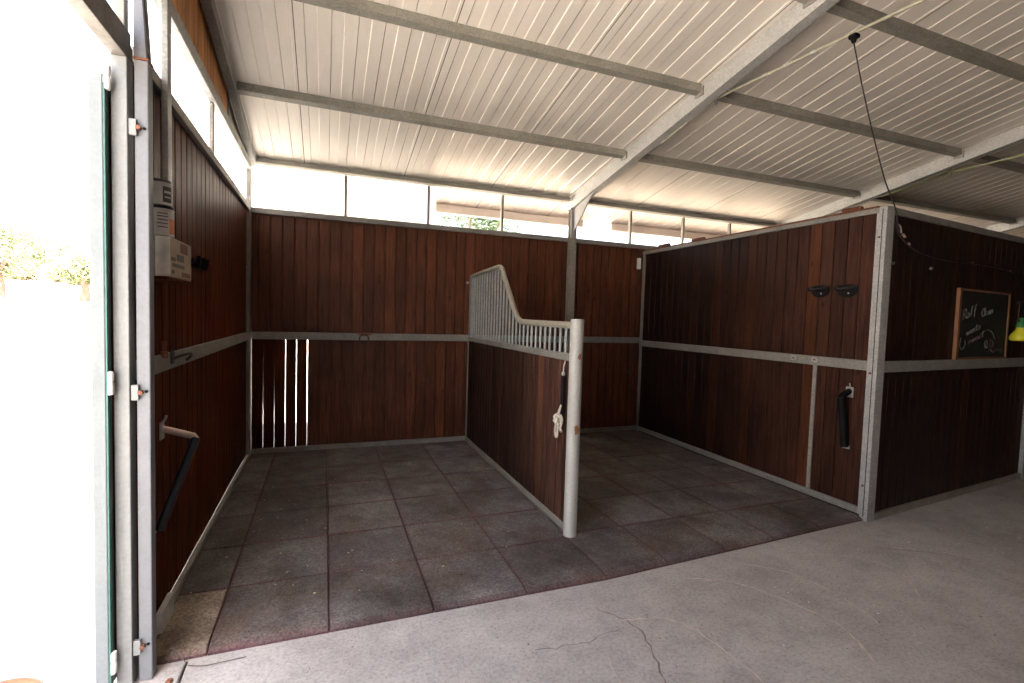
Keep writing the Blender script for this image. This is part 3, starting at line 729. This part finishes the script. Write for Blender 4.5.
tag(MB().tube([aw(2.33, -.012, 1.782), aw(2.33, .02, 1.782), aw(2.33, .03, 1.797)], .005, 8).build('nail', 'iron'), 'dark nail in the aisle wall holding the fly trap wire', 'nail')

# electric cable on the aisle wall
cb = thing('wall_cable', 'thin dark cable sagging along the top of the aisle wall', 'cable', tuple(aw(.4, .02, 2.0)))
MB().tube(smooth_path([aw(.03, .02, 2.36), aw(.045, .018, 2.27), aw(.12, .02, 2.2), aw(.35, .02, 2.12), aw(.75, .02, 2.085), aw(1.3, .02, 2.09), aw(1.75, .02, 2.09), aw(2.05, .02, 2.07), aw(2.4, .02, 2.02), aw(2.68, .02, 1.97)], 6), .007, 8).build('cable', 'wire', cb)
MB().tube([aw(.05, .03, 2.29), aw(.075, .032, 2.27), aw(.085, .032, 2.23)], .006, 8).build('connector', 'dullmetal', cb)
MB().tube([aw(.11, .03, 2.225), aw(.14, .032, 2.205)], .009, 8).build('connector', 'dullmetal', cb)
MB().tube([aw(.20, .03, 2.165), aw(.222, .03, 2.155)], .008, 8).build('connector', 'dullmetal', cb)
for s_, z in ((1.30, 2.092), (2.06, 2.072)): MB().obox(aw(s_ - .006, .002, z - .004), D, N, .012, .014, .024).build('clip', 'galv', cb)
# little screw heads / hooks on the aisle boards
hk = [(.045, 2.00, 'pale peg on the aisle wall beside the corner post'), (.62, 2.0, 'pale screw head on the aisle wall left of the chalkboard')]
for s_, z, lab in hk:
    tag(MB().lathe(aw(s_, .0, z), [(.0, -.02), (.012, -.018), (.013, -.008), (.009, .001)], 12, 'Y').build('wall_peg', 'galv'), lab, 'peg')

# ------------------------------------------------------------------ fittings on the right stall wall
def bridle_hook(loc, label):
    t = thing('bridle_hook', label, 'hook', loc, 'black bridle hooks'); x, y, z = loc
    MB().prism([(x - .006, y + .075, z + .05)] + [(x - .006, y + .085 * math.cos(a), z + .02 - .07 * math.sin(a)) for a in [PI * k / 12 for k in range(13)]] + [(x - .006, y - .075, z + .05), (x - .006, y, z + .06)], (.006, 0, 0)).build('back_plate', 'black', t)
    MB().tube([(x - .006 - .07 * math.sin(a), y + .07 * math.cos(a), z + .04 - .02 * math.sin(a)) for a in [PI * k / 14 for k in range(15)]], .009, 8).build('half_ring', 'iron', t)
    MB().box((x - .06, y + .012, z + .008), (x - .004, y + .078, z + .035), .006).build('cradle', 'black', t)
    MB().lathe((x - .008, y - .012, z - .015), [(.0, -.004), (.007, -.003), (.007, .002)], 8, 'X').build('screw', 'galv_light', t)
    return t
h1 = bridle_hook((XR - .001, -2.565, 1.795), 'black bridle hook on the right stall wall, the one farther from the corner post')
copy_thing(h1, (XR - .001, -2.80, 1.79), 'black bridle hook on the right stall wall, the one nearer the corner post')
def saddle_rack(loc, dx, label, arm, strut, drop, reach, wd, sag=.045, fwd=0., name='saddle_rack'):
    t = thing(name, label, 'rack', loc, 'folding saddle racks'); x, y, z = loc
    MB().box((x, y - .03, z - .05), (x + dx * .008, y + .03, z + .035), .003).build('wall_plate', 'galv', t)
    MB().box((x, y - fwd - .03, z - drop - .02), (x + dx * .008, y - fwd + .03, z - drop + .01), .002).build('wall_plate', 'galv', t)
    MB().tube(smooth_path([(x + dx * .006, y, z + .03), (x + dx * .018, y - .01, z + .045), (x + dx * .025, y - .012, z + .065)], 4), .006, 8).build('latch_tongue', 'galv_light', t)
    MB().tube([(x + dx * .006, y, z), (x + dx * reach * .93, y, z - sag * .85), (x + dx * reach, y, z - sag - .012)], wd * .8, 12).build('arm', arm, t)
    MB().tube([(x + dx * reach, y, z - sag), (x + dx * (reach - .012), y - .1 * fwd, z - sag - .04), (x + dx * .025, y - fwd, z - drop)], wd, 12).build('strut', strut, t)
    return t
saddle_rack((.001, -2.83, .922), 1, 'blue black tube rack bracket on the lower left wall by the column', 'dullmetal', 'blueblack', .44, .142, .02, .05, .13)
saddle_rack((XR - .001, -2.87, .985), -1, 'black tube rack bracket on the lower right stall wall by the corner post', 'black', 'black', .45, .105, .029)
tag(MB().box((4.60, -.035, 2.19), (4.648, -.0005, 2.335), .006).build('sensor_box', 'white'), 'small white box high on the back wall in the right stall corner', 'box')

# tie ring on back rail
tr = thing('tie_ring', 'rusty tie ring on the back wall rail of the left stall', 'ring', (1.12, -.033, 1.24))
MB().box((1.055, -.038, 1.255), (1.195, -.0305, 1.285), .003).box((1.09, -.045, 1.245), (1.16, -.036, 1.275), .004).build('ring_plate', 'rust', tr)
MB().tube([(1.12 + .048 * math.cos(2 * PI * k / 24), -.048, 1.215 + .05 * math.sin(2 * PI * k / 24)) for k in range(24)], .007, 8, closed=True).build('ring', 'iron', tr)
t2 = thing('tie_ring', 'dark tie ring with bolt on the left wall rail', 'ring', (.03, -2.72, 1.25))
MB().box((.0285, -2.79, 1.225), (.036, -2.74, 1.29), .003).build('ring_plate', 'iron', t2)
MB().tube(smooth_path([(.038, -2.76, 1.25), (.06, -2.72, 1.262), (.075, -2.62, 1.262), (.06, -2.54, 1.245), (.045, -2.56, 1.225)], 6), .007, 8).build('ring', 'iron', t2)
tag(MB().lathe((.034, -2.90, 1.265), [(.0, 0), (.015, 0), (.015, .03), (.009, .032), (.009, .06), (.013, .062), (.012, .075), (.0, .08)], 12).build('latch_pin', 'rust'), 'small rusty latch pin on the left wall rail next to the column', 'pin')

# ------------------------------------------------------------------ tins and box on the left wall
shf = tag(MB().box((.0005, -3.16, 1.612), (.108, -2.75, 1.625), .002).build('wall_shelf', 'wood_left'), 'small dark shelf under the pale box on the left wall', 'shelf')
bx = thing('cardboard_box', 'pale printed cardboard box in clear wrap on the left wall shelf', 'box', (.06, -2.93, 1.626))
MB().box((.004, -3.085, 1.626), (.104, -2.735, 1.80), .004).build('carton', 'card', bx)
MB().box((.052, -3.089, 1.63), (.1045, -3.0855, 1.797), .001).build('wrap_highlight', 'wrap', bx)  # narrow pale strip painted as the bright streak on the wrap
MB().box((.1042, -3.07, 1.70), (.1052, -3.0, 1.715)).box((.1042, -3.05, 1.675), (.1052, -2.86, 1.69)).box((.1042, -2.98, 1.705), (.1052, -2.87, 1.735)).box((.1042, -3.06, 1.645), (.1052, -3.02, 1.66)).build('print', 'print', bx)
MB().box((.1042, -2.93, 1.745), (.1052, -2.80, 1.79)).build('sticker', 'wood_cap', bx)
MB().box((.1042, -2.9, 1.64), (.1052, -2.76, 1.66)).build('sticker', 'wood_cap', bx)
def tin(loc, r, h, label, lid):
    t = thing('tin', label, 'tin', loc, 'tins on the box')
    MB().lathe(loc, [(.0, 0), (r, 0), (r + .002, .003), (r, .006), (r, h - .006), (r + .002, h - .003), (r, h), (.0, h)], 30).build('can', 'paper', t)
    MB().lathe(Vector(loc) + Vector((0, 0, h)), [(.0, 0), (r - .004, 0), (r - .003, .012), (.0, .014)], 30).build('lid', lid, t)
    return t
def tin_label(t, loc, r, a0, a1, z0, z1, mat, name):
    n = 10; vs = []
    for z in (z0, z1):
        for k in range(n + 1):
            a = a0 + (a1 - a0) * k / n; vs.append((loc[0] + (r + .0008) * math.cos(a), loc[1] + (r + .0008) * math.sin(a), loc[2] + z))
    MB().add(vs, [(k, k + 1, n + 2 + k, n + 1 + k) for k in range(n)], True).build(name, mat, t)
l1 = (.054, -3.03, 1.8005); tA = tin(l1, .051, .115, 'white tin with orange label patch standing on the pale box', 'black')
tin_label(tA, l1, .051, -.62, .1, .01, .075, 'orange', 'label_patch')
for zz in (.035, .05, .065, .08, .092): tin_label(tA, l1, .0512, -1.5, -.75, zz, zz + .004, 'print', 'print_line')
l2 = (.052, -3.03, 1.931); tB = tin(l2, .047, .095, 'smaller white tin with dark printed label on top of the tin stack', 'print')
tin_label(tB, l2, .047, -1.05, -.2, .012, .078, 'print', 'label_patch')
tin_label(tB, l2, .0475, -.95, -.3, .05, .06, 'paper', 'print_line'); tin_label(tB, l2, .0475, -.9, -.35, .03, .037, 'paper', 'print_line')
wc = thing('wall_clip', 'black three pronged clip on the left wall beside the box', 'clip', (.0, -2.06, 1.76))
MB().box((.0005, -2.26, 1.73), (.010, -1.98, 1.785), .003).build('clip_base', 'black', wc)
for yy in (-2.23, -2.12, -2.01): MB().tube([(.010, yy, 1.755), (.026, yy, 1.735), (.032, yy, 1.765), (.032, yy, 1.80)], .011, 8).build('prong', 'black', wc)

# ------------------------------------------------------------------ conduits and hanging cable
def conduit(pts, hang, label, mat):
    c_ = thing('conduit', label, 'pipe', pts[1], 'roof conduits')
    MB().tube(pts, .0105, 10).build('pipe', mat, c_)
    x, y, z = pts[1]
    MB().box((x - .005, y - .016, z - .045), (x + .005, y + .016, hang), .002).build('hanger', 'galv', c_)
    a_, b_ = Vector(pts[1]), Vector(pts[2])
    for q in (.42, .58, .76):
        c0 = a_.lerp(b_, q); d_ = (b_ - a_).normalized() * .018
        MB().tube([c0 - d_, c0 + d_], .0145, 10).build('coupling', 'paper', c_)
    return c_
conduit([(3.625, -1.72, 3.155), (3.676, -2.325, 3.325), (3.83, -3.333, 3.36), (3.92, -3.9, 3.385), (4.05, -5.0, 3.42)], 3.36, 'cream conduit under the roof beside the first rafter', 'cream')
conduit([(7.12, -1.45, 3.12), (7.30, -2.06, 3.285), (7.41, -2.64, 3.32), (7.6, -3.8, 3.38)], 3.325, 'greenish conduit under the roof beyond the second rafter', 'conduit_green')
jb = thing('hanging_wire', 'black wire hanging from a junction box on the cream conduit to the corner post', 'cable', (3.83, -3.34, 3.32))
MB().box((3.805, -3.36, 3.322), (3.855, -3.31, 3.350), .008).tube([(3.83, -3.335, 3.33), (3.83, -3.335, 3.30)], [.022, .012], 12).build('junction_box', 'black', jb)
MB().tube(smooth_path([(3.83, -3.335, 3.30), (4.02, -3.28, 3.07), (4.30, -3.20, 2.78), (4.53, -3.135, 2.57), (4.69, -3.11, 2.42), (4.745, -3.105, 2.32), (4.775, -3.095, 2.25)], 8), .004, 8).build('wire', 'wire', jb)

# ------------------------------------------------------------------ rubber mats
xb = [.032, .26, .755, 1.25, 1.757, 2.258, 2.71, 3.19, 3.65, 4.14, 4.655]
yb_ = [-3.2, -2.695, -2.19, -1.685, -1.18, -.675, -.17, -.034]
colw = ['first', 'second', 'third', 'fourth', 'fifth', 'sixth', 'seventh', 'eighth', 'ninth', 'tenth']
roww = ['front row', 'second row', 'third row', 'fourth row', 'fifth row', 'sixth row', 'narrow rear row']
def mat_mesh(x0, x1, y0, y1, h, front, skew=0.):
    g_ = .0016; x0 += g_; x1 -= g_; y0 += g_; y1 -= g_
    b = .006; bf = .06 if front else b; m = MB()
    import bmesh
    nx, ny = 6, 6; vs = []; fs = []
    xs = [x0, x0 + b * .4, x0 + b] + [x0 + b + (x1 - x0 - 2 * b) * k / nx for k in range(1, nx)] + [x1 - b, x1 - b * .4, x1]
    ys = [y0, y0 + bf * .4, y0 + bf] + [y0 + bf + (y1 - y0 - bf - b) * k / ny for k in range(1, ny)] + [y1 - b, y1 - b * .4, y1]
    px, py = random.uniform(0, 9), random.uniform(0, 9)
    def hz(x, y):
        z = h + .0018 * math.sin(x * 7 + px) * math.cos(y * 6 + py)
        for d, bb in ((x - x0, b), (x1 - x, b), (y - y0, bf), (y1 - y, b)):
            if d < bb: q = 1 - d / bb; z -= (.005 if bb == b else .019) * q * q
        return z
    W_ = len(xs); vs = [(x, y + skew * (x - x0) * (y1 - y) / (y1 - y0), hz(x, y)) for y in ys for x in xs]
    fs = [(j * W_ + i, j * W_ + i + 1, (j + 1) * W_ + i + 1, (j + 1) * W_ + i) for j in range(len(ys) - 1) for i in range(W_ - 1)]
    ring = list(range(W_)) + [j * W_ + W_ - 1 for j in range(1, len(ys))] + [(len(ys) - 1) * W_ + i for i in range(W_ - 2, -1, -1)] + [j * W_ for j in range(len(ys) - 2, 0, -1)]
    o = len(vs); vs += [(vs[i][0], vs[i][1], .0) for i in ring]; n = len(ring)
    fs += [(ring[k], o + k, o + (k + 1) % n, ring[(k + 1) % n]) for k in range(n)]; fs.append(tuple(range(o, o + n)))
    m.add(vs, fs); return m
for r in range(7):
    for c in range(10):
        x0, x1 = xb[c], xb[c + 1]; y0, y1 = yb_[r], yb_[r + 1]
        sh = lambda x: .045 * max(0, x - 2.0)
        if c >= 5:
            if 0 < r: y0 += .055
            if r < 6: y1 += .055
            if r == 5: y1 = -.1
            if r == 6: y0 = -.1
        if r == 0: y0 = -3.2 + .058 * max(0, x0 - 2.258)
        if r > 0 or c < 4:
            if c == 4: x1 = 2.279
            if c == 5: x0 = 2.341
        if r == 1 and c == 5: x0 = 2.341
        h = .03 + random.uniform(-.0007, .0007)
        o = mat_mesh(x0, x1, y0, y1, h, r == 0, .058 if r == 0 and c >= 5 else 0).build('rubber_mat', 'rubber_sandy' if (r, c) == (0, 0) else 'rubber')
        side = 'left stall' if c < 5 else 'right stall'
        cc = colw[c] if c < 5 else colw[c - 5]
        ref = 'left wall' if c < 5 else 'divider'
        tag(o, 'rubber mat, %s stall, %s from the front edge, %s from the %s' % (side.split()[0], roww[r], cc, ref) if 0 < r < 6 else 'rubber mat, %s stall, %s, %s from the %s' % (side.split()[0], roww[r], cc, ref), 'floor mat', 'rubber mats in the %s' % side)
        if (r, c) == (0, 0): o['label'] = 'narrow sandy beige corner mat, left stall, front row, against the left wall'
# straw crumbs and bits
rr = random.Random(3)
def flecks(n, region, z, name, mat, label, sizes):
    m = MB()
    for _ in range(n):
        x, y = region(); a = rr.uniform(0, PI); s1 = rr.uniform(*sizes); s2 = s1 * rr.uniform(.2, .6); hh = rr.uniform(.0015, .006)
        u = Vector((math.cos(a), math.sin(a), 0)); w = Vector((-u.y, u.x, 0)); p = Vector((x, y, z))
        m.add([p - u * s1 - w * s2, p + u * s1 - w * s2 * .6, p + u * s1 * .7 + w * s2, p - u * s1 * .6 + w * s2 * .8, p + Vector((0, 0, hh))], [(0, 1, 4), (1, 2, 4), (2, 3, 4), (3, 0, 4), (3, 2, 1, 0)])
    tag(m.build(name, mat), label, 'litter', kind='stuff')
def reg_mats():
    if rr.random() < .45: return abs(rr.gauss(0, .35)) + .06, rr.uniform(-2.9, -.3)
    return rr.uniform(.1, 4.6), rr.uniform(-3.0, -.2)
flecks(150, reg_mats, .0325, 'straw_litter', 'straw', 'scattered straw flecks on the rubber mats', (.003, .009))
flecks(230, lambda: (rr.uniform(.3, 6.5), rr.uniform(-4.6, -3.24)), .0006, 'gravel_bits', 'crack', 'dark crumbs scattered on the concrete aisle floor', (.002, .007))
flecks(60, lambda: (rr.uniform(2.5, 6.0), rr.uniform(-4.1, -3.3)), .0006, 'plaster_bits', 'white', 'small white bits scattered on the concrete aisle floor', (.002, .008))
tag(MB().tube(smooth_path([(.2, -3.245, .004), (.26, -3.268, .005), (.33, -3.272, .008), (.42, -3.262, .004)], 5), [.0022] * 15 + [.0016], 6).build('twig', 'twig'), 'thin dry twig on the concrete in front of the corner mat', 'twig')
tag(MB().tube(smooth_path([(.11, -3.14, .034), (.15, -3.185, .034), (.185, -3.222, .006)], 5), .002, 6).build('twig', 'twig'), 'thin dry twig lying over the corner mat next to the threshold strip', 'twig')
tag(MB().tube([(-.45 + .14 * math.cos(a), -3.20 + .12 * math.sin(a), -.03) for a in [PI * .1 + PI * k / 14 for k in range(15)]], .013, 8).build('hose', 'hose'), 'curved end of a brown hose on the sunlit ground outside the door', 'hose')

# ------------------------------------------------------------------ trees outside
def tree(x, y, hgt, rad, trunk_h, mat, label, n, seed, cat='tree', name='olive_tree'):
    q = random.Random(seed); zb = yard_z(x, y) - .12
    t = thing(name, label, cat, (x, y, zb), 'trees beyond the yard')
    if trunk_h > 0:
        m = MB()
        m.tube(smooth_path([(x, y, zb), (x + .05, y, zb + trunk_h * .5), (x - .03, y + .05, zb + trunk_h)], 4), [.14, .13, .125, .12, .11, .10, .10, .09, .09], 9)
        for k in range(5):
            a = k * 1.26 + q.random(); m.tube(smooth_path([(x, y, zb + trunk_h * .9), (x + .3 * rad * math.cos(a), y + .3 * rad * math.sin(a), zb + trunk_h + .25 * (hgt - trunk_h)), (x + .65 * rad * math.cos(a), y + .65 * rad * math.sin(a), zb + trunk_h + .6 * (hgt - trunk_h))], 3), [.07, .06, .05, .045, .035, .03, .015], 6)
        m.build('trunk', 'bark', t)
    m = MB(); clumps = [(q.uniform(-.7, .7) * rad, q.uniform(-.7, .7) * rad, q.uniform(.15, .85)) for _ in range(14)]
    for _ in range(n):
        cx, cy, cz = q.choice(clumps); rr_ = rad * .42
        p = Vector((x + cx + q.gauss(0, .5) * rr_, y + cy + q.gauss(0, .5) * rr_, zb + trunk_h * .75 + (hgt - trunk_h * .75) * cz + q.gauss(0, .4) * rr_))
        if p.z < zb + .05: p.z = zb + .05
        d = Vector((q.gauss(0, 1), q.gauss(0, 1), q.gauss(0, .7))).normalized(); e = d.orthogonal().normalized()
        s1 = q.uniform(.05, .11); s2 = s1 * .34; c_ = d.cross(e) * .01
        m.add([p - d * s1, p + e * s2 + c_, p + d * s1, p - e * s2 + c_], [(0, 1, 2, 3)])
    m.build('crown', mat, t); return t
TREES = [(-8.1, 13.0, 2.1, 1.0, .8, 'leaf', 'olive tree at the picture edge, seen through the open doorway', 2600),
         (-10.1, 19.0, 1.9, 1.0, .4, 'leaf2', 'pale olive tree on the yard bank next to the one at the picture edge', 1500),
         (-11.0, 21.5, 2.6, 1.0, .5, 'leaf2', 'sparse tall olive tree in the middle of the doorway view', 1300),
         (-8.3, 20.6, 1.9, .8, .5, 'leaf', 'low olive tree behind the middle of the doorway view', 1300),
         (-6.55, 14.2, 2.0, .75, .7, 'leaf', 'olive tree right beside the folded door leaf', 1700)]
for i, a in enumerate(TREES): tree(*a, seed=i + 5)
for i, (x, y, lab) in enumerate(((-9.5, 17.2, 'dry golden bush below the olive trees nearest the picture edge'), (-8.5, 17.9, 'dry golden bush in the middle of the yard bank'), (-7.55, 17.0, 'dry golden bush near the folded door leaf'))):
    tree(x, y, .6, .45, 0, 'brushleaf', lab, 1300, 30 + i, 'bush', 'dry_bush')
tree(3.95, 6.6, 5.3, 1.9, 2.0, 'leaf3', 'leafy tree behind the back wall seen through the clerestory', 6500, 51)

# ------------------------------------------------------------------ rear side of the barn (behind the camera)
re_ = thing('wall_rear', 'board wall on the far side of the aisle', 'wall', (6, YB, 0), kind='structure')
MB().box((0, YB - .05, 0), (XE, YB, 3.0)).build('rear_boards', 'wood_aisle', re_)
en = thing('wall_end', 'board wall at the far right end of the barn', 'wall', (XE, -5, 0), kind='structure')
MB().box((XE, YB, 0), (XE + .05, .05, 2.9)).prism([(XE, .05, 2.9), (XE, YB, 2.9), (XE, YB, 3.0), (XE, YR, roof_z(YR)), (XE, .05, 3.0)], (.05, 0, 0)).build('end_boards', 'wood_aisle', en)

# ------------------------------------------------------------------ light
w = bpy.data.worlds.new('sky'); S.world = w; w.use_nodes = True
nt = w.node_tree; bg = nt.nodes['Background']
sky = nt.nodes.new('ShaderNodeTexSky'); sky.sky_type = 'NISHITA'; sky.sun_disc = False
sky.sun_elevation = math.radians(62); sky.sun_rotation = math.radians(200); sky.air_density = 1.0; sky.dust_density = 2.5
hs = nt.nodes.new('ShaderNodeHueSaturation'); hs.inputs['Saturation'].default_value = .55
nt.links.new(sky.outputs[0], hs.inputs['Color']); nt.links.new(hs.outputs[0], bg.inputs[0]); bg.inputs[1].default_value = .16
sl = bpy.data.lights.new('sun', 'SUN'); sl.energy = 10.0; sl.angle = math.radians(.6); sl.color = (1, .95, .87)
so = bpy.data.objects.new('sun', sl); COL.objects.link(so)
sd = Vector((-.12, .45, -.88)).normalized()      # light travels towards the back wall side and down
so.rotation_euler = sd.to_track_quat('-Z', 'Y').to_euler(); so.location = (3, -10, 20)

# ------------------------------------------------------------------ camera
yaw, pitch, roll = .3663, -.0498, -.0299
fw = Vector((math.sin(yaw) * math.cos(pitch), math.cos(yaw) * math.cos(pitch), math.sin(pitch)))
r = fw.cross(Vector((0, 0, 1))).normalized(); dn = fw.cross(r)
c, s_ = math.cos(roll), math.sin(roll)
rx = r * c + dn * s_; dy = -r * s_ + dn * c
cam = bpy.data.cameras.new('camera'); cam.sensor_width = 36; cam.sensor_fit = 'HORIZONTAL'; cam.lens = 489.4 * 36 / 1024; cam.clip_start = .02; cam.clip_end = 400
co = bpy.data.objects.new('camera', cam); COL.objects.link(co)
Rm = Matrix((rx, -dy, -fw)).transposed().to_4x4(); Rm.translation = Vector((.72, -5.561, 1.5)); co.matrix_world = Rm
S.camera = co
vs = S.view_settings; S.display_settings.display_device = 'sRGB'
vs.view_transform = 'Standard'; vs.look = 'None'; vs.gamma = 1; vs.use_curve_mapping = False; vs.exposure = 2.84
S.cycles.max_bounces = 10; S.cycles.diffuse_bounces = 7; S.cycles.glossy_bounces = 4
S.cycles.use_denoising = True; S.cycles.sample_clamp_indirect = 12
